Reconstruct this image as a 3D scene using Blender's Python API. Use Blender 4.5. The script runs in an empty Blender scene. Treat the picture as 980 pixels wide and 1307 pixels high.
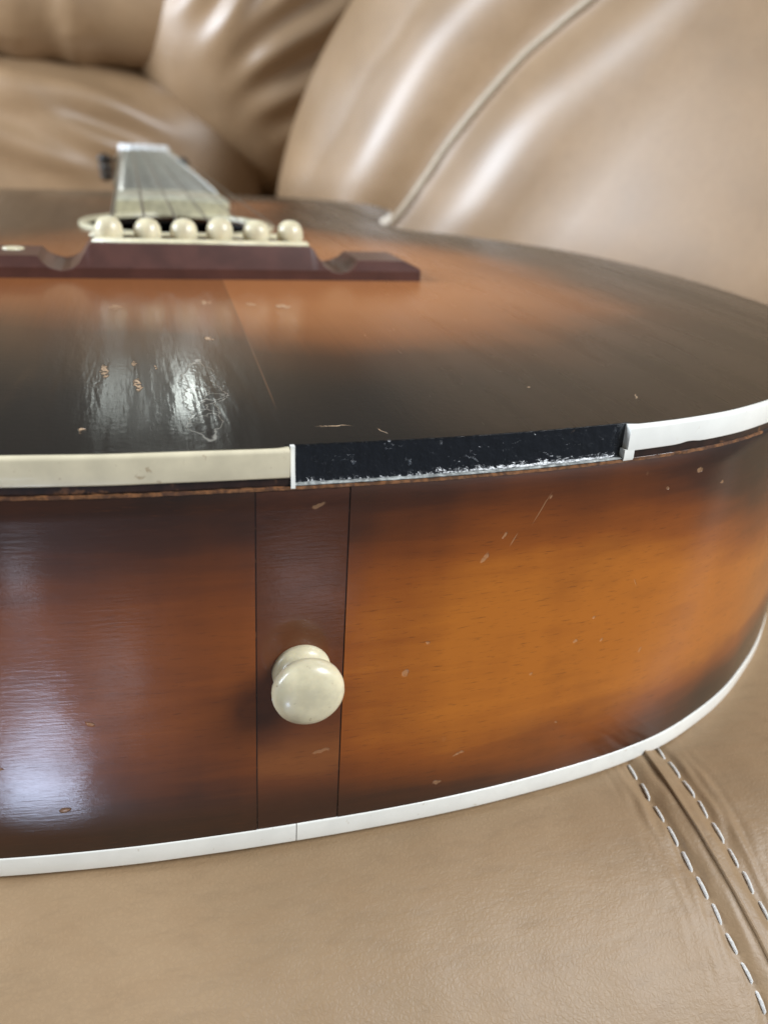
import bpy, bmesh, math, random
from mathutils import Vector, Matrix, noise
from mathutils.bvhtree import BVHTree
R = math.radians
random.seed(7)
S = bpy.context.scene
C = S.collection

# ---------------------------------------------------------------- camera
D = 0.0802                      # depth of the guitar body; the top plate lies at z = 0, the tail at the origin
cd = bpy.data.cameras.new('camera'); cam = bpy.data.objects.new('camera', cd); C.objects.link(cam)
ax = ((0.9621821, -0.26714832, 0.053267), (0.06126154, 0.40274057, 0.91326177), (0.26542913, 0.87546091, -0.40387569))
m = Matrix(((ax[0][0], ax[1][0], -ax[2][0]), (ax[0][1], ax[1][1], -ax[2][1]), (ax[0][2], ax[1][2], -ax[2][2]))).to_4x4()
m.translation = Vector((-0.02296951, -0.12704892, 0.04680312))
cam.matrix_world = m
cd.sensor_fit = 'VERTICAL'; cd.sensor_height = 36.0; cd.lens = 1121.55 / 1307 * 36
cd.clip_start = 0.005; cd.clip_end = 60
cd.dof.use_dof = True; cd.dof.focus_distance = 0.158; cd.dof.aperture_fstop = cd.lens / 1.85
S.camera = cam

# ---------------------------------------------------------------- light
S.view_settings.view_transform = 'Standard'; S.view_settings.look = 'None'
S.view_settings.exposure = 0.0; S.view_settings.gamma = 1.0; S.view_settings.use_curve_mapping = False
W = bpy.data.worlds.new('World'); S.world = W; W.use_nodes = True
bg = W.node_tree.nodes['Background']; bg.inputs[0].default_value = (0.80, 0.80, 0.76, 1); bg.inputs[1].default_value = 0.15

def area(name, loc, target, sx, sy, power, col, spread=180):
    l = bpy.data.lights.new(name, 'AREA'); l.shape = 'RECTANGLE'; l.size = sx; l.size_y = sy
    l.energy = power; l.color = col; l.spread = R(spread)
    o = bpy.data.objects.new(name, l); C.objects.link(o); o.location = loc
    o.rotation_euler = (Vector(target) - Vector(loc)).to_track_quat('-Z', 'Y').to_euler()
    return o
DAY = (0.90, 0.95, 1.0)
area('window_light_left', (-1.9, 0.45, 0.75), (0.2, 0.6, 0.05), 0.80, 1.10, 90, (0.80, 0.89, 1.0))
area('window_light_front', (1.15, -0.90, 1.05), (0.05, 0, -0.04), 0.9, 0.9, 50, DAY)
area('top_reflection_light_left', (-0.07, 2.6, 0.86), (-0.02, 0, 0), 0.10, 0.34, 0.28, (0.92, 1.0, 0.94))  # two lamps added behind the sofa for pale streaks mirrored in the top
area('top_reflection_light_right', (0.14, 2.6, 0.86), (-0.02, 0, 0), 0.08, 0.34, 0.8, (0.92, 1.0, 0.94))
# lamps added low before the sofa, out of view, for reflections in the rim's lacquer
area('rim_reflection_light_low', (-0.32, -0.74, -0.71), (-0.04, 0, -0.05), 0.13, 0.12, 1.3, (0.62, 0.74, 1.0)).rotation_euler.rotate_axis('Z', R(28))
area('rim_reflection_light_mid', (-0.15, -0.77, -0.56), (-0.04, 0, -0.04), 0.09, 0.06, 0.045, (0.75, 0.85, 1.0))
area('rim_reflection_light_side', (-0.33, -0.80, -0.46), (-0.04, 0, -0.04), 0.04, 0.05, 0.05, (0.72, 0.82, 1.0))
area('rim_reflection_light_right', (0.17, -0.80, -0.475), (0, 0, -0.03), 0.12, 0.06, 0.050, (0.80, 0.85, 1.0))

# ---------------------------------------------------------------- helpers
def obj(name, bm_or_me, mat, parent=None, smooth=True):
    if isinstance(bm_or_me, bmesh.types.BMesh):
        me = bpy.data.meshes.new(name); bm_or_me.to_mesh(me); bm_or_me.free()
    else: me = bm_or_me
    if mat and not me.materials: me.materials.append(mat)
    if smooth:
        for p in me.polygons: p.use_smooth = True
    o = bpy.data.objects.new(name, me); C.objects.link(o); o.parent = parent
    return o
def mesh(name, vs, fs):
    me = bpy.data.meshes.new(name); me.from_pydata([tuple(v) for v in vs], [], fs); me.validate(); me.update(); return me
def sharp(o, ang=35):
    me = o.data
    bm = bmesh.new(); bm.from_mesh(me)
    for e in bm.edges:
        if len(e.link_faces) == 2 and e.calc_face_angle(0) > R(ang): e.smooth = False
    bm.to_mesh(me); bm.free()
    return o
def tube(pts, r, n=8, caps=True):
    """points -> vs, fs of a tube; r number or list"""
    vs, fs = [], []; N = len(pts); pts = [Vector(p) for p in pts]
    up = Vector((0, 0, 1))
    for i, p in enumerate(pts):
        t = (pts[min(i + 1, N - 1)] - pts[max(i - 1, 0)]).normalized()
        a = t.cross(up if abs(t.z) < .95 else Vector((1, 0, 0))).normalized(); b = a.cross(t)
        rr = r[i] if isinstance(r, (list, tuple)) else r
        for k in range(n):
            q = 2 * math.pi * k / n; vs.append(p + a * math.cos(q) * rr + b * math.sin(q) * rr)
    for i in range(N - 1):
        for k in range(n):
            k2 = (k + 1) % n; fs.append((i * n + k, i * n + k2, (i + 1) * n + k2, (i + 1) * n + k))
    if caps: fs.append(tuple(range(n))); fs.append(tuple(range((N - 1) * n, N * n))[::-1])
    return vs, fs
def lathe(profile, n=48):
    """(radius, height) along local z"""
    vs, fs = [], []
    for r, z in profile:
        for k in range(n): q = 2 * math.pi * k / n; vs.append((r * math.cos(q), r * math.sin(q), z))
    for i in range(len(profile) - 1):
        for k in range(n): k2 = (k + 1) % n; fs.append((i * n + k, i * n + k2, (i + 1) * n + k2, (i + 1) * n + k))
    fs.append(tuple(range(n))[::-1]); fs.append(tuple(range((len(profile) - 1) * n, len(profile) * n)))
    return vs, fs
def sstep(a, b, x):
    t = min(1, max(0, (x - a) / (b - a))); return t * t * (3 - 2 * t)
def catmull(P, n=12):
    out = []
    for i in range(len(P) - 1):
        p0 = P[max(i - 1, 0)]; p1 = P[i]; p2 = P[i + 1]; p3 = P[min(i + 2, len(P) - 1)]
        for k in range(n):
            t = k / n
            out.append(tuple(.5 * ((2 * b) + (c - a) * t + (2 * a - 5 * b + 4 * c - d) * t * t + (3 * b - a - 3 * c + d) * t ** 3)
                             for a, b, c, d in zip(p0, p1, p2, p3)))
    out.append(tuple(P[-1])); return out

# ---------------------------------------------------------------- material helpers
class NT:
    def __init__(s, name):
        s.m = bpy.data.materials.new(name); s.m.use_nodes = True; s.t = s.m.node_tree; s.n = s.t.nodes
        s.b = s.n['Principled BSDF']; s.out = s.n['Material Output']
    def link(s, a, b): s.t.links.new(a, b)
    def set(s, sock, v):
        if isinstance(v, bpy.types.NodeSocket): s.link(v, sock)
        elif isinstance(v, (tuple, list)) and len(v) == 3 and sock.type == 'RGBA': sock.default_value = (*v, 1)
        else: sock.default_value = v
    def P(s, **k):
        for a, v in k.items(): s.set(s.b.inputs[a.replace('_', ' ')], v)
    def math(s, op, a, b=0.0, c=None, clamp=False):
        n = s.n.new('ShaderNodeMath'); n.operation = op; n.use_clamp = clamp; s.set(n.inputs[0], a); s.set(n.inputs[1], b)
        if c is not None: s.set(n.inputs[2], c)
        return n.outputs[0]
    def coord(s, kind='Object'): return s.n.new('ShaderNodeTexCoord').outputs[kind]
    def mapv(s, v, loc=(0, 0, 0), rot=(0, 0, 0), sc=(1, 1, 1)):
        n = s.n.new('ShaderNodeMapping'); s.link(v, n.inputs[0]); n.inputs[1].default_value = loc; n.inputs[2].default_value = rot; n.inputs[3].default_value = sc
        return n.outputs[0]
    def noise(s, v, scale, detail=4, rough=.55, dist=0.0):
        n = s.n.new('ShaderNodeTexNoise'); s.link(v, n.inputs['Vector']); n.inputs['Scale'].default_value = scale
        n.inputs['Detail'].default_value = detail; n.inputs['Roughness'].default_value = rough; n.inputs['Distortion'].default_value = dist
        return n.outputs['Fac']
    def voro(s, v, scale, feat='F1', out='Distance', rnd=1.0):
        n = s.n.new('ShaderNodeTexVoronoi'); n.feature = feat; s.link(v, n.inputs['Vector']); n.inputs['Scale'].default_value = scale
        n.inputs['Randomness'].default_value = rnd
        return n.outputs[out]
    def ramp(s, f, stops, mode='EASE'):
        n = s.n.new('ShaderNodeValToRGB'); n.color_ramp.interpolation = mode; e = n.color_ramp.elements
        while len(e) < len(stops): e.new(.5)
        for x, (p, c) in zip(e, stops):
            x.position = p; x.color = (*c, 1) if isinstance(c, (tuple, list)) else (c, c, c, 1)
        s.set(n.inputs[0], f); return n.outputs[0]
    def rng(s, f, a, b, c=0.0, d=1.0, mode='SMOOTHSTEP'):
        n = s.n.new('ShaderNodeMapRange'); n.interpolation_type = mode; s.set(n.inputs[0], f)
        for i, v in enumerate((a, b, c, d)): s.set(n.inputs[i + 1], v)
        return n.outputs[0]
    def mix(s, f, a, b, mode='MIX'):
        n = s.n.new('ShaderNodeMix'); n.data_type = 'RGBA'; n.blend_type = mode; s.set(n.inputs[0], f); s.set(n.inputs[6], a); s.set(n.inputs[7], b)
        return n.outputs[2]
    def bump(s, h, strength, dist, normal=None):
        n = s.n.new('ShaderNodeBump'); s.link(h, n.inputs['Height']); n.inputs['Strength'].default_value = strength; n.inputs['Distance'].default_value = dist
        if normal: s.link(normal, n.inputs['Normal'])
        return n.outputs[0]
    def sep(s, v):
        n = s.n.new('ShaderNodeSeparateXYZ'); s.link(v, n.inputs[0]); return n.outputs
    def warp(s, v, scale, amt):
        n = s.n.new('ShaderNodeTexNoise'); s.link(v, n.inputs['Vector']); n.inputs['Scale'].default_value = scale; n.inputs['Detail'].default_value = 3
        a = s.n.new('ShaderNodeVectorMath'); a.operation = 'SUBTRACT'; s.link(n.outputs['Color'], a.inputs[0]); a.inputs[1].default_value = (.5, .5, .5)
        b = s.n.new('ShaderNodeVectorMath'); b.operation = 'SCALE'; s.link(a.outputs[0], b.inputs[0]); b.inputs[3].default_value = amt
        c = s.n.new('ShaderNodeVectorMath'); c.operation = 'ADD'; s.link(v, c.inputs[0]); s.link(b.outputs[0], c.inputs[1])
        return c.outputs[0]
    def spots(s, v, lst, soft=.35):
        """soft union of small ellipses (x, y, half length, half width, degrees) in the plane of v"""
        tot = None
        for x, y, a, b, deg in lst:
            a *= .82; b *= .75
            q = R(deg)
            sb = s.n.new('ShaderNodeVectorMath'); sb.operation = 'SUBTRACT'; s.link(v, sb.inputs[0]); sb.inputs[1].default_value = (x, y, 0)
            mp = s.mapv(sb.outputs[0], rot=(0, 0, -q)); mp = s.mapv(mp, sc=(1 / a, 1 / b, 0))
            ln = s.n.new('ShaderNodeVectorMath'); ln.operation = 'LENGTH'; s.link(mp, ln.inputs[0])
            f = s.rng(ln.outputs[1], 1 - soft, 1, 1, 0)
            tot = f if tot is None else s.math('MAXIMUM', tot, f)
        return tot

def uvv(nt): return nt.coord('UV')

# lacquered sides: UV = (arc length from the tail in m, z in m)
def side_material(name, strip=False):
    t = NT(name); uv = uvv(t); X, Y, _ = t.sep(uv)
    fig = t.noise(t.mapv(uv, sc=(30, 320, 1)), 1, 5, .6, .4)              # long fine grain
    broad = t.noise(t.mapv(uv, sc=(12, 34, 1)), 1, 3)
    curl = t.noise(t.mapv(uv, sc=(90, 14, 1)), 1, 3, .5)
    # sunburst: amber between dark rims, the dark reaching further down near the tail
    lo = t.rng(X, -.02, .03, 0, 1); end = t.rng(t.math('ABSOLUTE', X), .085, .30, 0, 1)
    zz = t.math('ADD', Y, t.math('MULTIPLY', t.math('SUBTRACT', broad, .5), .020))
    up = t.rng(zz, t.rng(X, .06, .14, -.034, -.046), t.math('ADD', t.rng(X, .0, .04, .001, .008), t.rng(X, .055, .11, 0, -.017)), 1, 0)
    dn = t.rng(zz, t.rng(X, .06, .11, -.086, -.072), t.rng(X, .0, .05, -.050, -.055), 0, 1)
    k = t.math('MULTIPLY', up, dn)
    k = t.math('MULTIPLY', k, t.rng(X, -.02, .045, .58, 1.0))
    k = t.math('ADD', k, t.math('MULTIPLY', t.math('SUBTRACT', fig, .5), .26))
    k = t.math('ADD', k, t.math('MULTIPLY', t.math('SUBTRACT', curl, .5), .20), clamp=True)
    if strip:
        fig = t.noise(t.mapv(uv, sc=(60, 150, 1)), 1, 5, .6, .6)
        b2 = t.rng(t.math('ABSOLUTE', t.math('ADD', Y, .0615)), .000, .010, .26, 0)
        k = t.math('ADD', t.math('MULTIPLY', k, .35), b2)
        k = t.math('ADD', k, t.math('MULTIPLY', t.math('SUBTRACT', fig, .45), .30), clamp=True)
        k = t.math('MULTIPLY', k, t.rng(Y, -.0745, -.064, .15, 1))
        col = t.ramp(k, [(0, (.034, .010, .005)), (.3, (.125, .034, .009)), (.6, (.27, .085, .018)), (1, (.42, .16, .04))], 'LINEAR')
    else:
        col = t.ramp(k, [(0, (.014, .006, .004)), (.25, (.052, .015, .006)), (.5, (.155, .038, .006)), (.75, (.27, .070, .008)), (1, (.45, .138, .014))], 'LINEAR')
    fleck = t.rng(t.noise(t.mapv(uv, sc=(300, 2600, 1)), 1, 3, .6), .56, .74, 0, .5)
    col = t.mix(fleck, col, (.07, .02, .006), 'MIX')
    wv = t.warp(uv, 700, .0012)
    if not strip:
        col = t.mix(t.rng(t.noise(t.mapv(uv, sc=(22, 40, 1)), 1, 4, .6), .50, .72, 0, .28), col, (.10, .028, .006))
        dings = t.spots(wv, DINGS)
        scr = t.spots(t.warp(uv, 200, .0006), SCRATCHES, .8)
        pepper = t.rng(t.voro(t.mapv(uv, sc=(1, .8, 1)), 95, rnd=1), .03, .055, .55, 0)
        pepper = t.math('MULTIPLY', pepper, t.rng(t.noise(uv, 45, 2), .50, .62))
        d = t.math('MAXIMUM', t.math('MULTIPLY', dings, t.rng(t.noise(uv, 1500, 2), .2, .55, .25, .8)), t.math('MULTIPLY', scr, .75))
        d = t.math('MAXIMUM', d, t.math('MULTIPLY', pepper, .3))
    else:
        d = t.math('MULTIPLY', t.spots(wv, [(.0045, -.0100, .0016, .0006, 12), (.0062, -.0595, .0022, .0006, 8)]), .5)
    col = t.mix(t.math('MULTIPLY', d, .6), col, (.50, .29, .15))
    t.P(Base_Color=col, Roughness=.42, Specular_IOR_Level=.35)
    t.P(Coat_Weight=t.rng(d, 0, 1, .9, .35), Coat_Roughness=t.rng(t.noise(uv, 60, 4), .3, .75, .12, .19))
    t.P(Coat_IOR=1.47)
    ripple = t.noise(t.mapv(uv, sc=(190, 1900, 1)), 1, 3, .6)
    peel = t.noise(uv, 900, 2)
    slow = t.noise(uv, 70, 2)
    h = t.math('ADD', t.math('MULTIPLY', ripple, .13), t.math('MULTIPLY', peel, .05)); h = t.math('ADD', h, t.math('MULTIPLY', slow, .5))
    h = t.math('SUBTRACT', h, t.math('MULTIPLY', d, .9))
    nb = t.bump(h, .55, .00022); t.P(Coat_Normal=nb, Normal=nb)
    return t.m
DINGS = [(.0215, -.0445, .0011, .0007, 70), (.0385, -.0185, .0009, .0005, 50), (.0575, -.0440, .0008, .0006, 0), (.0610, -.0392, .0006, .0005, 0),
         (.0340, -.0655, .0017, .0005, 12), (.0300, -.0715, .0011, .0007, 0), (.0270, -.0060, .0012, .0007, 10), (.0255, -.0385, .0005, .0004, 0),
         (.0750, -.0500, .0009, .0005, 60), (.0640, -.0450, .0006, .0004, 30), (.0820, -.0110, .0012, .0008, 0), (.0900, -.0150, .0008, .0006, 0),
         (.0480, -.0495, .0006, .0004, 0), (-.0335, -.0480, .0012, .0006, -30), (-.0390, -.0660, .0012, .0008, 0), (-.0490, -.0560, .0012, .0003, -10),
         (.0740, -.0135, .0007, .0005, 0), (.0560, -.0630, .0006, .0004, 0), (.0350, -.0225, .0016, .0007, 60)]
SCRATCHES = [(.0455, -.0140, .0050, .00022, 62), (.0405, -.0195, .0022, .00025, 60), (.0470, -.0120, .0007, .0004, 60), (-.0530, -.0110, .0060, .0002, 35), (.0700, -.0330, .0015, .0002, -60)]

def top_material():
    t = NT('sunburst_top_lacquer'); co = t.coord('Object'); X, Y, Z = t.sep(co)
    a = t.n.new('ShaderNodeAttribute'); a.attribute_name = 'edge_dist'; ed = a.outputs['Fac']
    wob = t.noise(co, 16, 3)
    e = t.math('ADD', ed, t.math('MULTIPLY', t.math('SUBTRACT', wob, .5), .03))
    grain = t.noise(t.mapv(co, sc=(900, 9, 1)), 1, 3, .6)
    left = t.rng(X, -.045, .03, .020, 0)       # the dark of the burst reaches further in on the left
    k = t.rng(t.math('SUBTRACT', e, left), .020, .108, 0, 1)
    k = t.math('MULTIPLY', k, t.rng(t.math('SUBTRACT', X, t.math('MULTIPLY', Y, .03)), -.0002, .0002, .72, 1))
    k = t.math('ADD', k, t.math('MULTIPLY', t.math('SUBTRACT', grain, .5), t.rng(k, 0, .5, .0, .12)), clamp=True)
    col = t.ramp(k, [(0, (.0085, .0065, .005)), (.25, (.040, .015, .006)), (.55, (.18, .058, .015)), (1, (.36, .132, .040))], 'LINEAR')
    # book-match seam and wear
    seam = t.rng(t.math('ABSOLUTE', t.math('SUBTRACT', X, t.math('MULTIPLY', Y, .03))), .00008, .0003, .5, 0)
    col = t.mix(t.math('MULTIPLY', seam, t.rng(Y, .015, .03)), col, (.12, .06, .03))
    dings = t.spots(t.warp(co, 500, .0022), TOPDINGS)
    dn = t.math('MULTIPLY', dings, t.rng(t.noise(co, 900, 2), .35, .6, 0, 1))
    col = t.mix(t.math('MULTIPLY', dn, .75), col, (.62, .42, .26))
    # flaked lacquer patch beside the tail with a raised wandering outline
    wp = t.warp(co, 170, .007)
    pm = t.spots(wp, [(-.0112, .0270, .0040, .0310, -2)], .10)
    edge = t.math('MULTIPLY', t.rng(t.math('ABSOLUTE', t.math('SUBTRACT', pm, .5)), .1, .5, 1, 0), 1)
    crack = t.rng(t.voro(t.warp(co, 300, .004), 230, 'DISTANCE_TO_EDGE'), .0, .05, 1, 0)
    crack = t.math('MULTIPLY', crack, t.rng(t.noise(co, 120, 2), .45, .6))
    crack = t.math('MULTIPLY', crack, pm)
    # long streaks of worn lacquer running with the grain
    st = t.noise(t.mapv(co, sc=(75, 8, 1)), 1, 3, .6)
    zone = t.math('MULTIPLY', t.rng(X, .004, -.006), t.rng(Y, .085, .03))
    streak = t.math('MULTIPLY', t.rng(st, .40, .62), zone)
    line = t.math('MAXIMUM', edge, crack)
    col = t.mix(t.math('MULTIPLY', line, .42), col, (.50, .47, .40))
    scr = t.rng(t.noise(t.mapv(co, rot=(0, 0, .5), sc=(1400, 60, 1)), 1, 3, .7), .66, .75)
    scr2 = t.rng(t.noise(t.mapv(co, rot=(0, 0, -.9), sc=(1600, 45, 1)), 1, 3, .7), .68, .76)
    scr = t.math('MULTIPLY', t.math('MAXIMUM', scr, scr2), t.rng(t.noise(co, 40, 2), .45, .65, 0, .5))
    t.P(Base_Color=col, Roughness=.45, Specular_IOR_Level=.12, Coat_Weight=.9, Coat_IOR=1.36)
    rough = t.rng(st, .35, .65, .20, .14)
    rough = t.math('ADD', rough, t.math('MULTIPLY', t.rng(X, -.02, .06), .10))
    rough = t.math('MINIMUM', rough, t.rng(pm, 0, 1, .5, .12))
    rough = t.math('ADD', rough, t.math('MULTIPLY', scr, .15))
    t.P(Coat_Roughness=rough)
    h = t.math('ADD', t.math('MULTIPLY', t.noise(t.mapv(co, sc=(260, 30, 1)), 1, 3, .6), t.rng(X, .0, .03, .50, .10)), t.math('MULTIPLY', t.noise(co, 800, 2), .12))
    h = t.math('ADD', h, t.math('MULTIPLY', streak, .4)); h = t.math('ADD', h, t.math('MULTIPLY', pm, .12))
    h = t.math('SUBTRACT', h, t.math('MULTIPLY', dn, 1.0)); h = t.math('SUBTRACT', h, t.math('MULTIPLY', scr, .15))
    nb = t.bump(h, .8, .00022); t.P(Normal=nb, Coat_Normal=nb)
    return t.m
TOPDINGS = [(-.0280, .0430, .0009, .0070, 3), (-.0222, .0340, .0009, .0060, 3), (-.0228, .0480, .0006, .0030, 0), (-.0185, .0450, .0006, .0022, 0), (-.0065, .0680, .0014, .0030, 0),
            (-.0262, .1020, .0024, .0040, 0), (-.0035, .1080, .0022, .0040, 0), (.0160, .1030, .0028, .0040, 0), (.0080, .1060, .0016, .0030, 0), (-.0310, .0110, .0008, .0018, 0),
            (.009, .009, .0045, .0003, -6), (.0162, .006, .0002, .0022, 20), (.0715, .020, .0002, .0030, -25), (.052, .027, .0005, .0004, 0)]

def plain(name, col, rough=.4, coat=0.0, var=.12, scale=400, bump=.0, sss=0.0, dirt=None, metal=0.0):
    t = NT(name); co = t.coord('Object'); n = t.noise(co, scale, 4)
    c2 = tuple(c * (1 - var * 2) for c in col)
    c = t.ramp(n, [(.3, c2), (.7, col)])
    if dirt:
        d = t.rng(t.noise(t.warp(co, 300, .004), dirt[0], 3), dirt[1], dirt[1] + .09, 0, dirt[3] if len(dirt) > 3 else .7)
        c = t.mix(d, c, dirt[2])
    t.P(Base_Color=c, Roughness=rough, Coat_Weight=coat, Coat_Roughness=.12, Metallic=metal)
    if sss: t.P(Subsurface_Weight=sss, Subsurface_Scale=.002); t.b.inputs['Subsurface Radius'].default_value = (1, .7, .4)
    if bump: t.P(Normal=t.bump(n, .6, bump))
    return t.m

def leather(name, scale=1.0, col=(.320, .214, .120), coat=0.0):
    t = NT(name); co = t.coord('Object')
    v1 = t.voro(t.warp(co, 700, .0014), 1050 * scale, 'DISTANCE_TO_EDGE'); v1 = t.rng(v1, 0, .35, 0, 1)
    v2 = t.noise(co, 900 * scale, 3); crs = t.noise(t.mapv(co, rot=(0, 0, .62), sc=(130, 420, 200)), 1, 4, .65); slow = t.noise(co, 14, 4); mid = t.noise(t.mapv(co, sc=(.7, 1.6, 1), rot=(0, 0, .5)), 150, 5, .62)
    c = t.ramp(slow, [(.3, tuple(x * .88 for x in col)), (.7, tuple(x * 1.07 for x in col))])
    c = t.mix(t.rng(v1, 0, 1, .10, 0), c, tuple(x * .55 for x in col))
    c = t.mix(t.rng(mid, .35, .7, .0, .22), c, (col[0] * .86, col[1] * .78, col[2] * .70))
    t.P(Base_Color=c, Roughness=t.rng(slow, .3, .7, .44, .54), Specular_IOR_Level=.42)
    c = t.mix(t.rng(crs, .46, .70, 0, .22), c, tuple(x * .62 for x in col))
    t.P(Coat_Weight=coat, Coat_Roughness=.37, Base_Color=c)
    h = t.math('ADD', t.math('MULTIPLY', v1, .12), t.math('MULTIPLY', v2, .10)); h = t.math('ADD', h, t.math('MULTIPLY', mid, 1.3)); h = t.math('SUBTRACT', h, t.math('MULTIPLY', crs, .5))
    t.P(Normal=t.bump(h, .5, .00032))
    return t.m

M_side = side_material('sunburst_side_lacquer'); M_strip = side_material('end_strip_lacquer', True); M_top = top_material()
M_white = plain('white_binding', (.90, .89, .83), .35, .5, .03, 200, dirt=(700, .66, (.5, .40, .26), .5))
M_cream = plain('aged_cream_binding', (.70, .62, .44), .35, .5, .08, 150, dirt=(600, .64, (.32, .22, .12), .6))
M_back = plain('dark_back_wood', (.05, .02, .01), .3, .8)
M_purf = plain('dark_purfling', (.030, .012, .008), .45, .3, .3, 500, dirt=(400, .6, (.16, .07, .03)))
M_raw = plain('bare_wood_edge', (.26, .11, .04), .7, 0, .35, 900, .00015, dirt=(500, .52, (.06, .025, .015)))
M_pin = plain('ivory_plastic', (.74, .66, .45), .34, .3, .10, 260, sss=.15, dirt=(620, .665, (.30, .22, .12), .65))
M_bridge = plain('rosewood_bridge', (.085, .032, .024), .42, .3, .15, 120, .00005)
M_black = plain('black_plastic', (.012, .012, .012), .3, .3)
M_steel = plain('string_steel', (.30, .28, .23), .4, 0, .1, metal=.9)
M_fret = plain('nickel_fret', (.62, .61, .55), .35, 0, .1, metal=.9)
M_board = plain('fingerboard_wood', (.55, .53, .40), .38, .3, .2, 120)
M_nut = plain('bone_nut', (.86, .88, .90), .35, .3, .03)
M_neck = plain('neck_wood', (.10, .045, .02), .3, .7, .2)
M_ring = plain('cream_rosette', (.62, .57, .38), .4, .4)
M_dark = plain('cavity_wood', (.035, .022, .014), .8)
M_resid = plain('glue_residue', (.50, .52, .50), .6, 0, .35, 900, .0003)
M_leather = leather('tan_leather'); M_leather_far = leather('tan_leather_cushion', .55, (.315, .204, .112), .8)
M_piping = plain('pale_piping_leather', (.50, .41, .30), .5, .2, .12, 500, .0004)
M_thread = plain('white_thread', (.78, .76, .72), .7, 0, .15, 2500, .0002)
def glue_black():
    t = NT('black_glue_channel'); co = t.coord('Object')
    w = t.warp(co, 260, .006)
    n = t.noise(t.mapv(w, sc=(1, 1, 1.6)), 330, 5, .68)
    low = t.rng(t.sep(co)[2], -.0018, -.0056, 0, .02)
    f = t.rng(t.math('ADD', n, low), .62, .82, 0, .34)
    lump = t.noise(co, 450, 3)
    c = t.mix(f, (.008, .010, .014), (.30, .35, .42))
    t.P(Base_Color=c, Roughness=t.rng(f, 0, .5, .16, .6), Coat_Weight=.5, Normal=t.bump(t.math('ADD', lump, t.math('MULTIPLY', f, .8)), .9, .0006))
    return t.m
M_glue = glue_black()

# ================================================================ GUITAR
guitar = bpy.data.objects.new('acoustic_guitar', None); C.objects.link(guitar)
guitar['label'] = 'old sunburst acoustic guitar lying on its back with a missing piece of white binding'
guitar['category'] = 'guitar'

half = [(0, 0), (.015, .0002), (.0284, .0007), (.045, .0021), (.062, .0044), (.075, .0069), (.0875, .0105), (.0995, .0158), (.1120, .0226), (.1231, .0305), (.1365, .0415),
        (.1520, .0580), (.1650, .0790), (.1730, .1010), (.1766, .1240), (.1776, .1500), (.1764, .1800), (.1737, .2010), (.1670, .2265), (.1560, .2490), (.1400, .2720),
        (.1230, .2890), (.1100, .3010), (.1040, .3150), (.1050, .3320), (.1130, .3550), (.1235, .3780), (.1295, .4000), (.1290, .4200), (.1215, .4400), (.1060, .4550),
        (.0850, .4640), (.0600, .4675), (.0300, .4690), (0, .4692)]
hp = catmull(half, 10)
full = [Vector((-x, y)) for x, y in hp[::-1]][:-1] + [Vector(p) for p in hp]       # from top centre by the left, tail, right, back to top
full = full[:-1]
# smooth + even resample of the closed outline, starting at the tail
for _ in range(14):
    n = len(full); full = [(full[i - 1] + full[i] * 2 + full[(i + 1) % n]) / 4 for i in range(n)]
i0 = min(range(len(full)), key=lambda i: full[i].y + abs(full[i].x) * .01); full = full[i0:] + full[:i0]
off = full[0].copy(); full = [p - Vector((0, off.y)) for p in full]
cum = [0]
for i in range(len(full)): cum.append(cum[-1] + (full[(i + 1) % len(full)] - full[i]).length)
LEN = cum[-1]
def at_s(s):
    s %= LEN
    lo, hi = 0, len(full)
    while hi - lo > 1:
        mid = (lo + hi) // 2
        if cum[mid] <= s: lo = mid
        else: hi = mid
    a = full[lo]; b = full[(lo + 1) % len(full)]; t = (s - cum[lo]) / max(1e-9, cum[lo + 1] - cum[lo])
    return a.lerp(b, t)
def nrm(s):
    t = (at_s(s + .0015) - at_s(s - .0015)).normalized(); return Vector((t.y, -t.x))
def rim(s, inset=0.0): p = at_s(s) - nrm(s) * inset; return p
def s_of_x(x): # near the tail
    lo, hi = -.14, .14
    for _ in range(40):
        m_ = (lo + hi) / 2
        if at_s(m_).x < x: lo = m_
        else: hi = m_
    return lo

def rim_sweep(name, s0, s1, prof, mat, parent, step=.0016, closed=False, caps=True, wob=None, smooth=True, ang=40):
    """sweep a cross-section (inset, z) along the outline from s0 to s1, UV = (s, z)"""
    N = max(2, int((s1 - s0) / step)); vs, fs = [], []; K = len(prof)
    cols = N if closed else N + 1
    for i in range(cols):
        s = s0 + (s1 - s0) * i / N; p0 = at_s(s); nn = nrm(s)
        for j, (ins, z) in enumerate(prof):
            di, dz = wob(s, j) if wob else (0, 0)
            p = p0 - nn * (ins + di); vs.append((p.x, p.y, z + dz))
    cl = prof[0] == prof[-1]
    KK = K
    for i in range(N):
        a = i * K; b = ((i + 1) % cols) * K
        for j in range(K - 1): fs.append((a + j, a + j + 1, b + j + 1, b + j))
    me = mesh(name, vs, fs)
    uv = me.uv_layers.new(name='UVMap')
    for p in me.polygons:
        for li in p.loop_indices:
            vi = me.loops[li].vertex_index; i, j = divmod(vi, K); s = s0 + (s1 - s0) * i / N
            if closed and i == 0 and p.index >= (N - 1) * (K - 1): s = s1
            uv.data[li].uv = (s, prof[j][1])
    if caps and not closed:
        bm = bmesh.new(); bm.from_mesh(me); bm.verts.ensure_lookup_table()
        q = K - 1 if cl else K
        for base, rev in ((0, False), (N * K, True)):
            vv = [bm.verts[base + j] for j in range(q)]
            try: bm.faces.new(vv[::-1] if rev else vv)
            except ValueError: pass
        if cl: bmesh.ops.remove_doubles(bm, verts=bm.verts, dist=1e-7)
        bmesh.ops.recalc_face_normals(bm, faces=bm.faces)
        bm.to_mesh(me); bm.free()
    o = obj(name, me, mat, parent)
    return sharp(o, ang)

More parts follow.
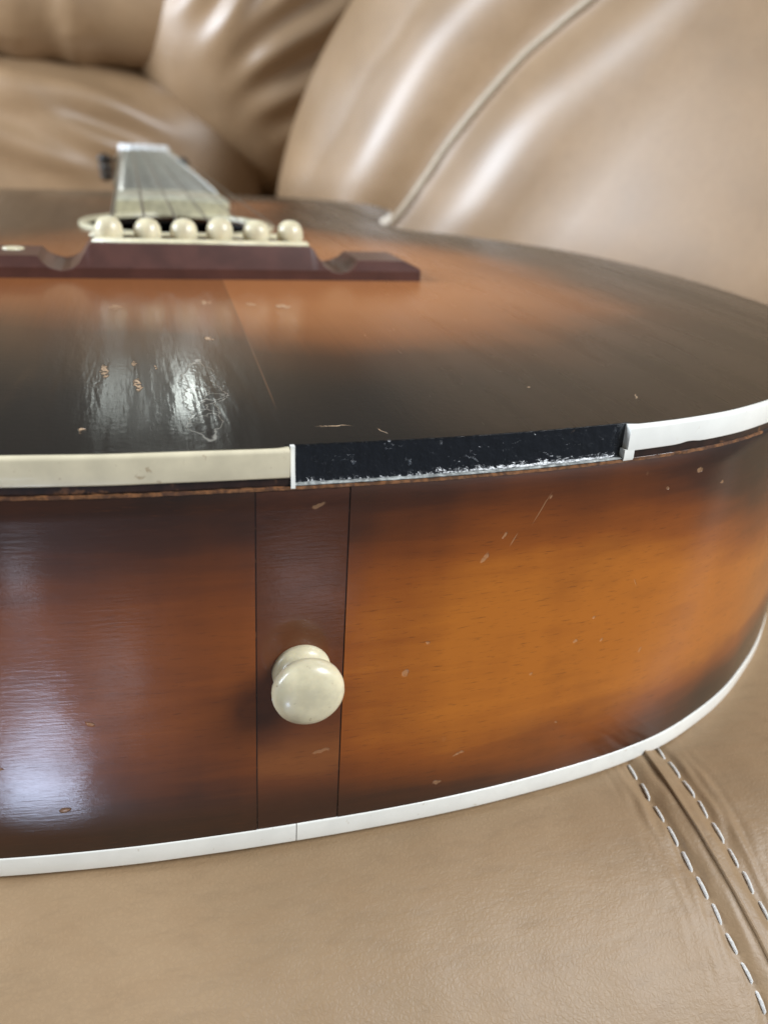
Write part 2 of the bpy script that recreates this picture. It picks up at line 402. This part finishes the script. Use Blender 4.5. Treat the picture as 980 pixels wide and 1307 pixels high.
# --- top plate: a polar sheet round the sound hole
HC = Vector((0, .280)); HR = .0378
def edge_d(p):
    return min((p - q).length for q in full[::3])
NA, NRr = 420, 46
INS = .0016
GA, GB = -.0005, .0626
def plate_inset(s):
    s = s if s < LEN / 2 else s - LEN
    return .0007 + (INS - .0009) * sstep(GA - .0002, GA + .0002, s) * (1 - sstep(GB - .0002, GB + .0002, s))
ins_pts = [rim(LEN * i / 2400, plate_inset(LEN * i / 2400)) for i in range(2400)]
angs = sorted(((math.atan2(p.x - HC.x, HC.y - p.y)) % (2 * math.pi), (p - HC).length) for p in ins_pts)
def r_at(a):
    a %= 2 * math.pi
    lo, hi = 0, len(angs) - 1
    if a <= angs[0][0] or a >= angs[-1][0]: return angs[0][1]
    while hi - lo > 1:
        mid = (lo + hi) // 2
        if angs[mid][0] <= a: lo = mid
        else: hi = mid
    t = (a - angs[lo][0]) / max(1e-9, angs[hi][0] - angs[lo][0]); return angs[lo][1] * (1 - t) + angs[hi][1] * t
def dome(ed): return .0017 * (1 - math.exp(-ed / .03))
vs, fs, edv = [], [], []
# denser angular sampling toward the tail
AA = []
for i in range(NA):
    u = i / NA * 2 - 1; AA.append(math.pi * (0.45 * u + 0.55 * u ** 3))
for a in AA:
    ro = r_at(a)
    for j in range(NRr + 1):
        u = j / NRr; r = HR + (ro - HR) * (1 - (1 - u) ** 1.4)
        p = HC + Vector((math.sin(a), -math.cos(a))) * r
        ed = max(0, edge_d(p) - .0014) if j < NRr else 0
        vs.append((p.x, p.y, dome(ed))); edv.append(ed)
for i in range(NA):
    a = i * (NRr + 1); b = ((i + 1) % NA) * (NRr + 1)
    for j in range(NRr): fs.append((a + j, a + j + 1, b + j + 1, b + j))
nv = len(vs)
# inner hole wall and outer rim downwards, bottom skin, so that the plate is 3 mm thick
for i in range(NA):
    vs.append((vs[i * (NRr + 1)][0], vs[i * (NRr + 1)][1], vs[i * (NRr + 1)][2] - .003)); edv.append(0)
for i in range(NA): fs.append((i * (NRr + 1), ((i + 1) % NA) * (NRr + 1), nv + (i + 1) % NA, nv + i))
me = mesh('soundboard', vs, fs)
at = me.attributes.new('edge_dist', 'FLOAT', 'POINT')
at.data.foreach_set('value', edv[:len(me.vertices)])
board = sharp(obj('soundboard', me, M_top, guitar), 50)
def top_z(x, y): return dome(max(0, edge_d(Vector((x, y))) - .0014))

ZB = -.0049; ZP = -.0063; ZBB = -D + .0043
gs0, gs1 = s_of_x(.0002), s_of_x(.0618)
s_l, s_r = s_of_x(-.0056), s_of_x(.0097)
# --- sides (two bent halves and the end strip between them)
gz = [ZP + (ZBB - ZP) * k / 16 for k in range(17)]
def side_prof(o=0): return [(.0022, ZP - .0001)] + [(.0003 + o, ZP - .0001), (o, ZP - .0005)] + [(o, z) for z in gz[1:]] + [(.0022, ZBB)]
rim_sweep('side', s_r + .00013, LEN / 2, side_prof(), M_side, guitar, caps=False)
rim_sweep('side', -LEN / 2, s_l - .00013, side_prof(), M_side, guitar, caps=False)
st = rim_sweep('end_strip', s_l + .0001, s_r - .0001, side_prof(.00008), M_strip, guitar, step=.0006, caps=False)
st['label'] = 'darker vertical wood strip joining the two sides'
for a, w in ((s_l, .00010), (s_r, .00012)):
    rim_sweep('strip_joint', a - w, a + w, [(.00018, ZP - .0002), (.00018, ZBB)], M_purf, st, step=.0001, caps=False)
# lip of bare wood just under the purfling
def lipw(s, j): return (noise.noise(Vector((s * 300, j, 0))) * .00012, noise.noise(Vector((s * 500, 3 + j, 0))) * .00012)
rim_sweep('bare_wood_lip', s_of_x(-.09), s_of_x(.10), [(.0004, ZP - .0001), (-.00008, ZP - .0002), (-.00010, ZP - .0006), (.0002, ZP - .00075)], M_raw, guitar, step=.0006, caps=False, wob=lipw)
# channel that the lost binding left open
rim_sweep('binding_channel', gs0 - .001, gs1 + .001, [(INS - .0001, .0001), (INS - .0002, -.0004), (INS - .00025, ZP + .0014), (INS - .0005, ZP + .0005), (INS - .0008, ZP + .0001), (.0001, ZP - .00005)], M_glue, guitar,
          step=.0003, caps=False, wob=lambda s, j: (noise.noise(Vector((s * 700, j * 3.1, 1))) * (.00012 if j < 3 else .00003), noise.noise(Vector((s * 900, j * 2.1, 5))) * (.00010 if j < 3 else .00003)))
# white glue line left along the foot of the channel
def residw(s, j):
    g = noise.noise(Vector((s * 420, 0, 9))); return (0, (.00020 * max(0, g) if j in (0, 1) else 0) + noise.noise(Vector((s * 500, j, 2))) * .00006)
rs = rim_sweep('glue_residue', gs0, gs1, [(.0010, ZP + .00022), (.0003, ZP + .00026), (.00005, ZP + .0001), (.0001, ZP - .00002)], M_resid, guitar, step=.0003, caps=False, wob=residw)
# --- bindings
def bind_prof(z1, z0, o=.0002, th=INS, r=.0007, r2=.0003):
    """z1 top, z0 bottom; rounded outer top corner"""
    P = [(th, z1)]
    for k in range(6):
        q = math.pi / 2 * k / 5; P.append((-o + r - r * math.sin(q), z1 - r + r * math.cos(q)))
    P += [(-o, (z1 + z0) / 2)]
    for k in range(4):
        q = math.pi / 2 * k / 3; P.append((-o + r2 - r2 * math.cos(q), z0 + r2 - r2 * math.sin(q)))
    P += [(th, z0), (th, z1)]
    return P
def wobble(s, j): return (noise.noise(Vector((s * 60, 0, 4))) * .00006, noise.noise(Vector((s * 90, j * .2, 0))) * .00007)
def chip(s, j):
    d, z = wobble(s, j); c = math.exp(-((s - CH) / .0020) ** 2)
    if j >= 8 and j <= 11: z += .00035 * c
    return d, z
CH = s_of_x(.0765)
b1 = rim_sweep('top_binding', -LEN / 2, gs0 - .0004, bind_prof(-.0001, ZB), M_cream, guitar, wob=wobble); b1['label'] = 'yellowed cream binding on the left of the gap'
b2 = rim_sweep('top_binding', gs1, LEN / 2, bind_prof(-.0001, ZB), M_white, guitar, wob=chip); b2['label'] = 'bright white binding on the right of the gap'
# the stub ends: thin upright flake at the left end, little foot at the right end
rim_sweep('binding_flake', gs0 - .0002, gs0 + .0005, [(INS, .0001), (.0007, .0001), (.0005, -.003), (.00, ZP + .0010), (-.0001, ZP), (INS, ZP), (INS, .0001)], M_white, b1, step=.0002,
          wob=lambda s, j: (0, 0) if j not in (3, 4) or s > gs0 + .0005 else (0, -.0004))
rim_sweep('binding_foot', gs1 - .0006, gs1 + .0016, [(.0012, ZB + .0004), (-.0002, ZB + .0004), (-.00025, ZP + .0002), (-.0001, ZP - .0003), (.0012, ZP - .0003), (.0012, ZB + .0004)], M_white, b2, step=.0003)
rim_sweep('purfling', -LEN / 2, gs0 - .0001, [(.0016, ZB + .0001), (.0004, ZB + .0001), (.00035, ZP), (.0016, ZP)], M_purf, guitar, caps=False)
rim_sweep('purfling', gs1 + .0018, LEN / 2, [(.0016, ZB + .0006), (.0003, ZB + .0006), (.00025, ZP), (.0016, ZP)], M_purf, guitar, caps=False)
js = s_of_x(.0018)
rim_sweep('bottom_binding', js + .00009, LEN / 2, bind_prof(ZBB, -D, .0002, .003, .0003, .0004), M_white, guitar, wob=wobble)
rim_sweep('bottom_binding', -LEN / 2, js - .00009, bind_prof(ZBB, -D, .0002, .003, .0003, .0004), M_white, guitar, wob=wobble)
# --- back plate, slightly inside the binding
bp = [rim(LEN * i / 300, .0028) for i in range(300)]
vs = [(p.x, p.y, -D + .0004) for p in bp] + [(p.x, p.y, -D + .003) for p in bp] + [(0, .22, -D + .0002), (0, .22, -D + .003)]
fs = []
for i in range(300):
    k = (i + 1) % 300; fs += [(i, k, 300 + k, 300 + i), (k, i, 600), (300 + i, 300 + k, 601)]
obj('back_plate', mesh('back_plate', vs, fs), M_back, guitar)
# --- rosette ring and its thin outer line
def ring(name, r0, r1, h, mat, par):
    n = 120; vs, fs = [], []
    for k in range(n):
        a = 2 * math.pi * k / n; c, s_ = math.cos(a), math.sin(a)
        for r, z in ((r0, -.0004), (r0, h * .8), (r0 + (r1 - r0) * .2, h), (r0 + (r1 - r0) * .8, h), (r1, h * .7), (r1, -.0004)):
            x, y = HC.x + c * r, HC.y + s_ * r; vs.append((x, y, .00165 + z))
    for k in range(n):
        a = k * 6; b = ((k + 1) % n) * 6
        for j in range(5): fs.append((a + j, b + j, b + j + 1, a + j + 1))
    return obj(name, mesh(name, vs, fs), mat, par)
ring('rosette_ring', HR - .0003, HR + .0030, .0013, M_ring, guitar)

# --- bridge
BY = .1559
def bridge_height(x):
    ax_ = abs(x)
    P = [(0, .0110), (.0318, .0110), (.0328, .0104), (.0342, .0080), (.0358, .0056), (.0380, .0040), (.0405, .0035), (.0432, .0041), (.0455, .0057), (.0468, .0074), (.0615, .0074), (.0655, .0058), (.0665, .0052)]
    for (a, b), (c, d) in zip(P, P[1:]):
        if ax_ <= c: return b + (d - b) * (ax_ - a) / (c - a)
    return P[-1][1]
xs = sorted(set([round(-.0665 + .133 * i / 190, 5) for i in range(191)] + [-.0318, .0318, -.0475, .0475, -.0615, .0615]))
Y0, Y1 = BY - .0125, BY + .0135
vs, fs = [], []
ZT = .0012
for x in xs:
    h = bridge_height(x); base = min(.0046, h)
    bev = min(.0045, (h - base) * .9 + .0003)
    row = [(Y0, ZT - .001), (Y0, base), (Y0 + .0002, base + .0002), (Y0 + bev, h), (Y1 - bev, h), (Y1 - .0002, base + .0002), (Y1, base), (Y1, ZT - .001)]
    for y, z in row: vs.append((x, y, z))
K = 8
for i in range(len(xs) - 1):
    for j in range(K - 1): fs.append((i * K + j, i * K + j + 1, (i + 1) * K + j + 1, (i + 1) * K + j)[::-1])
fs.append(tuple(range(K))); fs.append(tuple(range((len(xs) - 1) * K, len(xs) * K))[::-1])
bridge = sharp(obj('bridge', mesh('bridge', vs, fs), M_bridge, guitar), 24)
# saddle: a cream strip behind the pins
bm = bmesh.new(); bmesh.ops.create_cube(bm, size=1)
for v in bm.verts: v.co = Vector((v.co.x * .0640, BY - .0052 + v.co.y * .0026, .0111 + v.co.z * .0020))
bmesh.ops.bevel(bm, geom=bm.edges[:], offset=.0006, segments=2, affect='EDGES')
sd = obj('pin_strip', bm, M_pin, bridge); sd['label'] = 'narrow cream strip along the feet of the pins'
bm = bmesh.new(); bmesh.ops.create_cube(bm, size=1)
for v in bm.verts: v.co = Vector((v.co.x * .066, BY + .0085 + v.co.x * .004 + v.co.y * .003, .0113 + v.co.z * .0022))
bmesh.ops.bevel(bm, geom=bm.edges[:], offset=.0007, segments=2, affect='EDGES')
obj('saddle', bm, M_pin, bridge)
prof = [(.0022, -.006), (.0025, -.0012), (.0028, -.0008), (.0036, -.0002), (.00405, .0010), (.0041, .0022), (.0038, .0035), (.0030, .0046), (.0018, .0052), (.0006, .0054)]
pv, pf = lathe(prof, 28); pin_me = mesh('bridge_pin', [(x, y, z * 1.28) for x, y, z in pv], pf)
for i in range(6):
    o = obj('bridge_pin', pin_me, M_pin, bridge)
    o.location = ((i - 2.5) * .0108 + (0, .0002, 0, -.0002, .0001, 0)[i], BY, .0108 + (0, -.0003, -.0002, .0003, 0, .0001)[i])
    o.rotation_euler = (R((4, -3, 2, 0, -4, 3)[i]), R((-3, 2, 4, -2, 3, 2)[i]), i)
dv, df = lathe([(.0031, -.001), (.0031, .0004), (.0027, .0006), (.0004, .0007)], 24)
o = obj('inlay_dot', mesh('inlay_dot', dv, df), M_pin, bridge); o.location = (-.0545, BY + .004, .0072)

# --- end pin
EP = [(.0018, .004), (.0042, .0010), (.0049, .0006), (.0052, -.0002), (.0051, -.0010), (.0046, -.0016), (.0040, -.0022), (.0039, -.0028), (.0045, -.0038), (.0055, -.0047), (.0061, -.0057), (.0062, -.0066),
      (.0060, -.0075), (.0054, -.0083), (.0045, -.0088), (.0028, -.0092), (.0010, -.0093)]
ev, ef = lathe(EP, 64)
ep = obj('end_pin', mesh('end_pin', ev, ef), M_pin, guitar); ep.rotation_euler = (R(-90), 0, 0); ep.location = (.0022, .0002, -.0412)
ep.data.flip_normals()
hv, hf = lathe([(.0040, -.0002), (.0057, -.0002), (.0058, .0003), (.0040, .0003)], 48)
ho = obj('pin_hole', mesh('pin_hole', hv, hf), M_purf, ep); ho.location = (0, 0, .00015)

# --- neck, fingerboard, frets, nut, headstock, tuners
NUT = .7859
neck = obj('neck', mesh('neck', *(lambda st_: ([(x, y, z) for y, w, zt, dp in st_ for x, z in [(-w + 2 * w * k / 12, zt - dp * math.sin(math.pi * k / 12) ** .6) for k in range(13)]],
    [(i * 13 + k, i * 13 + k + 1, (i + 1) * 13 + k + 1, (i + 1) * 13 + k) for i in range(len(st_) - 1) for k in range(12)] + [tuple(i * 13 + k for i in (0, 1) for k in ((12, 0) if i == 0 else (0, 12))) for _ in range(0)]))
    ([(.462, .0270, .0045, .050), (.475, .0266, .0048, .034), (.49, .0262, .005, .022), (.60, .0240, .0068, .018), (.72, .0222, .0082, .016), (.79, .0212, .0090, .015)])), M_neck, guitar)
FB0 = .3180
def fb_w(y): return .0262 + (.0212 - .0262) * (y - FB0) / (NUT - FB0)
def fb_z(y): return .0094 + (.0132 - .0094) * (y - FB0) / (NUT - FB0)
vs, fs = [], []; ys = [FB0, FB0 + .0008] + [FB0 + (NUT - FB0) * k / 20 for k in range(1, 21)]
for y in ys:
    w = fb_w(y); z = fb_z(y); z0 = .0017 + max(0, (y - .45)) * .011
    for k in range(9):
        u = k / 8 * 2 - 1; vs.append((u * w, y, z - .0009 * u * u - (.0005 if y == FB0 else 0)))
    vs += [(w, y, z0), (-w, y, z0)]
for i in range(len(ys) - 1):
    for j in range(11): fs.append((i * 11 + j, i * 11 + (j + 1) % 11, (i + 1) * 11 + (j + 1) % 11, (i + 1) * 11 + j))
fs.append(tuple(range(11))[::-1]); fs.append(tuple(range((len(ys) - 1) * 11, len(ys) * 11)))
fb = sharp(obj('fingerboard', mesh('fingerboard', vs, fs), M_board, guitar), 40)
SC = .630
ve, fe = [], []
for y in (FB0 - .0012, FB0 + .0001):
    for k in range(9):
        u = k / 8 * 2 - 1; ve.append((u * .0258, y, fb_z(y) - .0009 * u * u - .0006))
    ve += [(.0258, y, .0018), (-.0258, y, .0018)]
fe = [tuple(range(11))[::-1], tuple(range(11, 22))] + [(j, (j + 1) % 11, 11 + (j + 1) % 11, 11 + j) for j in range(11)]
obj('end_cap', mesh('end_cap', ve, fe), M_ring, fb, smooth=False)
for k in range(1, 20):
    y = NUT - SC * (1 - 2 ** (-k / 12))
    if y < FB0 + .002: break
    w = fb_w(y) - .0006; P = [(u / 6 * w, y, fb_z(y) - .0009 * (u / 6) ** 2 + .0002) for u in range(-6, 7)]
    obj('fret', mesh('fret', *tube(P, .0010, 6)), M_fret, fb)
bm = bmesh.new(); bmesh.ops.create_cube(bm, size=1)
for v in bm.verts: v.co = Vector((v.co.x * .0445, NUT + .003 + v.co.y * .006, .0118 + v.co.z * .0095))
bmesh.ops.bevel(bm, geom=bm.edges[:], offset=.0009, segments=2, affect='EDGES')
obj('nut', bm, M_nut, guitar)
# headstock tilted back
hs = bpy.data.objects.new('headstock', None)
prof = [(-.0215, 0), (-.0245, .018), (-.0262, .05), (-.027, .10), (-.027, .145), (-.022, .158), (-.010, .152), (0, .160), (.010, .152), (.022, .158), (.027, .145), (.027, .10), (.0262, .05), (.0245, .018), (.0215, 0)]
n = len(prof); vs = [(x, y, 0) for x, y in prof] + [(x, y, -.014) for x, y in prof]
fs = [tuple(range(n))[::-1], tuple(range(n, 2 * n))] + [(i, (i + 1) % n, n + (i + 1) % n, n + i) for i in range(n)]
hs = obj('headstock', mesh('headstock', vs, fs), M_neck, guitar, smooth=False)
hs.location = (0, NUT + .006, .0095); hs.rotation_euler = (R(-14), 0, 0)
kv, kf = lathe([(.0020, 0), (.0028, .0004), (.0066, .0030), (.0086, .0060), (.0088, .0090), (.0078, .0120), (.0040, .0140), (.0008, .0144)], 24)
kme = mesh('tuning_knob', [(x * .62, y, z) for x, y, z in kv], kf)
for s_ in (-1, 1):
    for k in range(3):
        o = obj('tuning_knob', kme, M_black, hs); o.rotation_euler = (0, R(90 * s_), 0); o.location = (s_ * .0285, .034 + k * .040, -.001)
        v_, f_ = tube([(s_ * .020, .034 + k * .040, -.004), (s_ * .0295, .034 + k * .040, -.001)], .0022, 8); obj('tuner_shaft', mesh('tuner_shaft', v_, f_), M_steel, hs)
# --- strings
gau = [.00065, .00054, .00042, .00034, .00022, .00018]
for i in range(6):
    x0 = (i - 2.5) * .0108; x1 = (i - 2.5) * .0070
    P = [(x0, BY + .001, .0105), (x0, BY + .0085, .0128), (x0 * .5 + x1 * .5, (BY + NUT) / 2, .0148), (x1, NUT, .0170), (x1, NUT + .006, .0166), (x1 * 1.5, NUT + .045, .0015)]
    obj('string', mesh('string', *tube(P, gau[i], 6)), M_steel, guitar)

# ================================================================ SOFA
sofa = bpy.data.objects.new('leather_sofa', None); C.objects.link(sofa)
sofa['label'] = 'tan leather sofa with puffy wrinkled cushions and white stitching under the guitar'
sofa['category'] = 'sofa'
ZS = -D - .0003
SEAM = [(.098, .30), (.0965, .20), (.094, .12), (.0915, .06), (.0885, .03)]     # continued by the visible part below
def seam_x(y): t = .008 - y; return .0828 + .03 * t + (2.6 * t * t if t > 0 else .4 * t * t)
def seat_z(x, y):
    z = ZS
    if y < .012: t = .012 - y; z -= 8.6 * t * t if t < .050 else 8.6 * .050 ** 2 + .86 * (t - .050) + (t - .050) ** 2 * 9
    sx = seam_x(y); d = x - sx
    # seam: a groove beside a low welt, both panels swelling away from it
    z += .0012 * math.exp(-((d - .0) / .0032) ** 2) - .0004 * math.exp(-((d + .0009) / .0008) ** 2)
    z -= .0007 * (math.exp(-((d + .0052) / .0016) ** 2) + math.exp(-((d - .0052) / .0016) ** 2)) 
    z += .0014 * sstep(.004, .05, d)
    # the leather swells up around the weight of the guitar on the right
    z += .010 * sstep(.19, .42, x) + .010 * sstep(.19, .42, -x)
    z += .0004 * noise.noise(Vector((x * 30, y * 30, 0))) + .00025 * noise.noise(Vector((x * 110, y * 70, 2)))
    if abs(d) < .02: z += .0006 * noise.noise(Vector((x * 500, y * 160, 7))) * math.exp(-((abs(d) - .006) / .006) ** 2)
    return z
def axis(segs):
    out = []
    for a, b, n in segs: out += [a + (b - a) * k / n for k in range(n)]
    return out + [segs[-1][1]]
gx = axis([(-1.0, -.2, 16), (-.2, -.06, 30), (-.06, .07, 60), (.07, .115, 110), (.115, .2, 30), (.2, 1.2, 20)])
gy = axis([(-.135, -.05, 40), (-.05, .05, 120), (.05, .3, 40), (.3, 1.6, 26)])
vs = [(x, y, seat_z(x, y)) for y in gy for x in gx]; nx = len(gx)
fs = [(j * nx + i, j * nx + i + 1, (j + 1) * nx + i + 1, (j + 1) * nx + i) for j in range(len(gy) - 1) for i in range(nx - 1)]
# front face down to the sofa's foot
b0 = len(vs); zf = seat_z(0, gy[0])
for x in gx: vs.append((x, gy[0] - .004, zf - .05))
for x in gx: vs.append((x, gy[0] - .002, -.40))
for i in range(nx - 1): fs.append((b0 + i, b0 + i + 1, i + 1, i)); fs.append((b0 + nx + i, b0 + nx + i + 1, b0 + i + 1, b0 + i))
seat = obj('seat_cushion', mesh('seat_cushion', vs, fs), M_leather, sofa)
# welt ridge along the seam
wl = []
y = -.085
while y < .25:
    wl.append((seam_x(y) + .0003 * noise.noise(Vector((0, y * 90, 0))), y, seat_z(seam_x(y), y) + .0001)); y += .002
obj('seam_welt', mesh('seam_welt', *tube(wl, .0004, 8)), M_leather, seat)
# stitches: each a short thread sunk at both ends
def stitch_mesh():
    P = [(-.00015, -.0022, -.0005), (-.0001, -.0017, .0001), (0, 0, .00022), (.0001, .0017, .0001), (.00015, .0022, -.0005)]
    return mesh('stitch', *tube(P, [.00024, .00032, .00037, .00032, .00024], 7))
sme = stitch_mesh()
def stitches(offset, ph):
    y = -.070 + ph
    while y < .060:
        x = seam_x(y) + offset(y); z = seat_z(x, y)
        dy = .001; x2 = seam_x(y + dy) + offset(y + dy); z2 = seat_z(x2, y + dy)
        v = Vector((x2 - x, dy, z2 - z)).normalized()
        o = obj('stitch', sme, M_thread, seat); o.location = (x, y, z + .00012)
        o.rotation_euler = (math.asin(v.z), 0, math.atan2(-v.x, v.y) + random.uniform(-.08, .08))
        k = random.uniform(.9, 1.08); o.scale = (k, k, k)
        y += .0054 * math.hypot(v.x, v.y) / 1
stitches(lambda y: -.0051, 0); stitches(lambda y: .0050, .002)

# --- puffy cushions: rounded boxes with folds pushed along the surface normal
def cushion(name, center, half_, rotz, tilt, fold, e1=.55, e2=.55, nu=240, nv=150, mat=None, roll=0):
    Mx = Matrix.Translation(center) @ Matrix.Rotation(R(rotz), 4, 'Z') @ Matrix.Rotation(R(tilt), 4, 'X') @ Matrix.Rotation(R(roll), 4, 'Y')
    def f(c, e): return math.copysign(abs(c) ** e, c)
    vs, fs = [], []
    base = []
    for j in range(nv + 1):
        ph = -math.pi / 2 + math.pi * j / nv
        for i in range(nu):
            th = 2 * math.pi * i / nu
            base.append(Vector((half_[0] * f(math.cos(ph), e1) * f(math.cos(th), e2), half_[1] * f(math.cos(ph), e1) * f(math.sin(th), e2), half_[2] * f(math.sin(ph), e1))))
    for j in range(nv):
        for i in range(nu):
            k = (i + 1) % nu; fs.append((j * nu + i, j * nu + k, (j + 1) * nu + k, (j + 1) * nu + i))
    me = mesh(name, base, fs); nr = [v.normal.copy() for v in me.vertices]
    for v, n_, b in zip(me.vertices, nr, base):
        d = fold(b.x, b.y, b.z) * (1 if abs(b.z) < half_[2] * .995 else 0)
        v.co = b + n_ * d
    bm = bmesh.new(); bm.from_mesh(me); bmesh.ops.remove_doubles(bm, verts=bm.verts, dist=1e-5); bmesh.ops.recalc_face_normals(bm, faces=bm.faces); bm.to_mesh(me); bm.free()
    me.transform(Mx)
    o = obj(name, me, mat or M_leather_far, sofa)
    return o
def nz(x, y, z, s, o=0): return noise.noise(Vector((x * s, y * s, z * s + o)))
def ridge(x, y, z, sx, sz, ang, o):
    c, s_ = math.cos(ang), math.sin(ang); u = x * c + z * s_; w = -x * s_ + z * c
    n_ = noise.noise(Vector((u * sx + .6 * noise.noise(Vector((u * 6, w * 6, o))), w * sz, o)))
    return 1 - abs(n_) * 2.2
# right back cushion with a piped seam
def fB(x, y, z): return .010 * nz(x, y, z, 4) + .003 * nz(x, y, z, 14, 3)
cB = cushion('back_cushion', Vector((.600, .590, .120)), (.50, .19, .44), -46.8, -12, fB, .62, .5, roll=16)
for v in cB.data.vertices:            # the cushion slumps sideways towards its top
    k = .40 * (v.co.z - .045); v.co.x += .684 * k; v.co.y -= .73 * k
def folds(x, z, L):
    """soft pleats: (x0, z0, x1, z1, height, width), fading at both ends"""
    h = 0
    for x0, z0, x1, z1, a, w in L:
        dx, dz = x1 - x0, z1 - z0; l = math.hypot(dx, dz); u = ((x - x0) * dx + (z - z0) * dz) / l / l
        if -.25 < u < 1.25:
            d = ((x - x0) * dz - (z - z0) * dx) / l + .006 * math.sin(u * 5 + x0 * 70)
            h += a * sstep(-.25, .25, u) * (1 - sstep(.7, 1.25, u)) * (math.exp(-(d / w) ** 2) - .6 * math.exp(-((d - 1.7 * w) / w) ** 2))
    return h
LC = [(.085, .095, .20, .225, .020, .012), (.105, .080, .24, .205, .018, .010), (.12, .055, .27, .165, .020, .012), (.14, .030, .25, .090, .016, .012), (.06, .13, .15, .25, .014, .012), (.17, .01, .26, .04, .012, .010)]
LC = [(a - .190, b - .170, c - .190, d - .170, e * .45, f_ * 1.2) for a, b, c, d, e, f_ in LC]
def fC(x, y, z): return .008 * nz(x, y, z, 6, 1) + folds(x, z, LC) + .002 * nz(x, y, z, 20, 5)
cC = cushion('corner_cushion', Vector((.190, 1.20, .170)), (.205, .23, .235), 0, -8, fC, .95, .8, nu=420, nv=240)
cC['label'] = 'puffed corner cushion with folds fanning out at its right'
LD = [(-.20, .085, .02, .030, .016, .012), (-.16, .050, .01, .005, .014, .012), (-.25, .030, -.02, -.015, .012, .014)]
LD = [(a + .26, b + .050, c + .26, d + .050, e * .7, f_ * 1.2) for a, b, c, d, e, f_ in LD]
def fD(x, y, z): return .006 * nz(x, y, z, 6, 4) + folds(x, z, LD)
cD = cushion('lower_roll_cushion', Vector((-.26, 1.21, -.050)), (.42, .20, .150), 0, 0, fD, .5, .4, nu=420, nv=180)
def fE(x, y, z): return .006 * nz(x, y, z, 7, 8) + .008 * ridge(x, y, z, 9, 4, R(8), 9)
cE = cushion('upper_roll_cushion', Vector((-.26, 1.22, .205)), (.42, .20, .122), 0, 0, fE, .55, .4)
cF = cushion('backrest', Vector((.1, 1.62, .02)), (1.5, .22, .32), 0, -6, lambda x, y, z: .01 * nz(x, y, z, 4, 12), .4, .4, 120, 60)

# piped seam of the right cushion, sunk into a valley of the leather
PIPE = [(.2113, .7001, -.0417), (.2186, .6864, -.0253), (.2295, .673, -.0007), (.2426, .6612, .0286), (.2562, .6515, .0541), (.2737, .6408, .0817), (.2944, .6271, .1103),
        (.3143, .6098, .1318), (.3382, .5877, .1576), (.3615, .5667, .1834), (.395, .54, .225), (.43, .51, .27)]
bmB = bmesh.new(); bmB.from_mesh(cB.data); bvh = BVHTree.FromBMesh(bmB)
pp = []
for q in catmull(PIPE, 8):
    h = bvh.find_nearest(Vector(q)); pp.append((h[0], h[1] * (1 if h[1].dot(Vector((-.7, -.7, .1))) > 0 else -1)))
bmB.free()
for v in cB.data.vertices:
    d = min((v.co - a).length for a, n_ in pp[::3])
    if d < .10:
        a, n_ = min(pp[::2], key=lambda t_: (v.co - t_[0]).length_squared)
        v.co -= n_ * (.012 * math.exp(-(d / .022) ** 2) - .007 * math.exp(-((d - .060) / .030) ** 2))
obj('piping', mesh('piping', *tube([a - n_ * .0095 for a, n_ in pp], .0030, 10)), M_piping, cB)
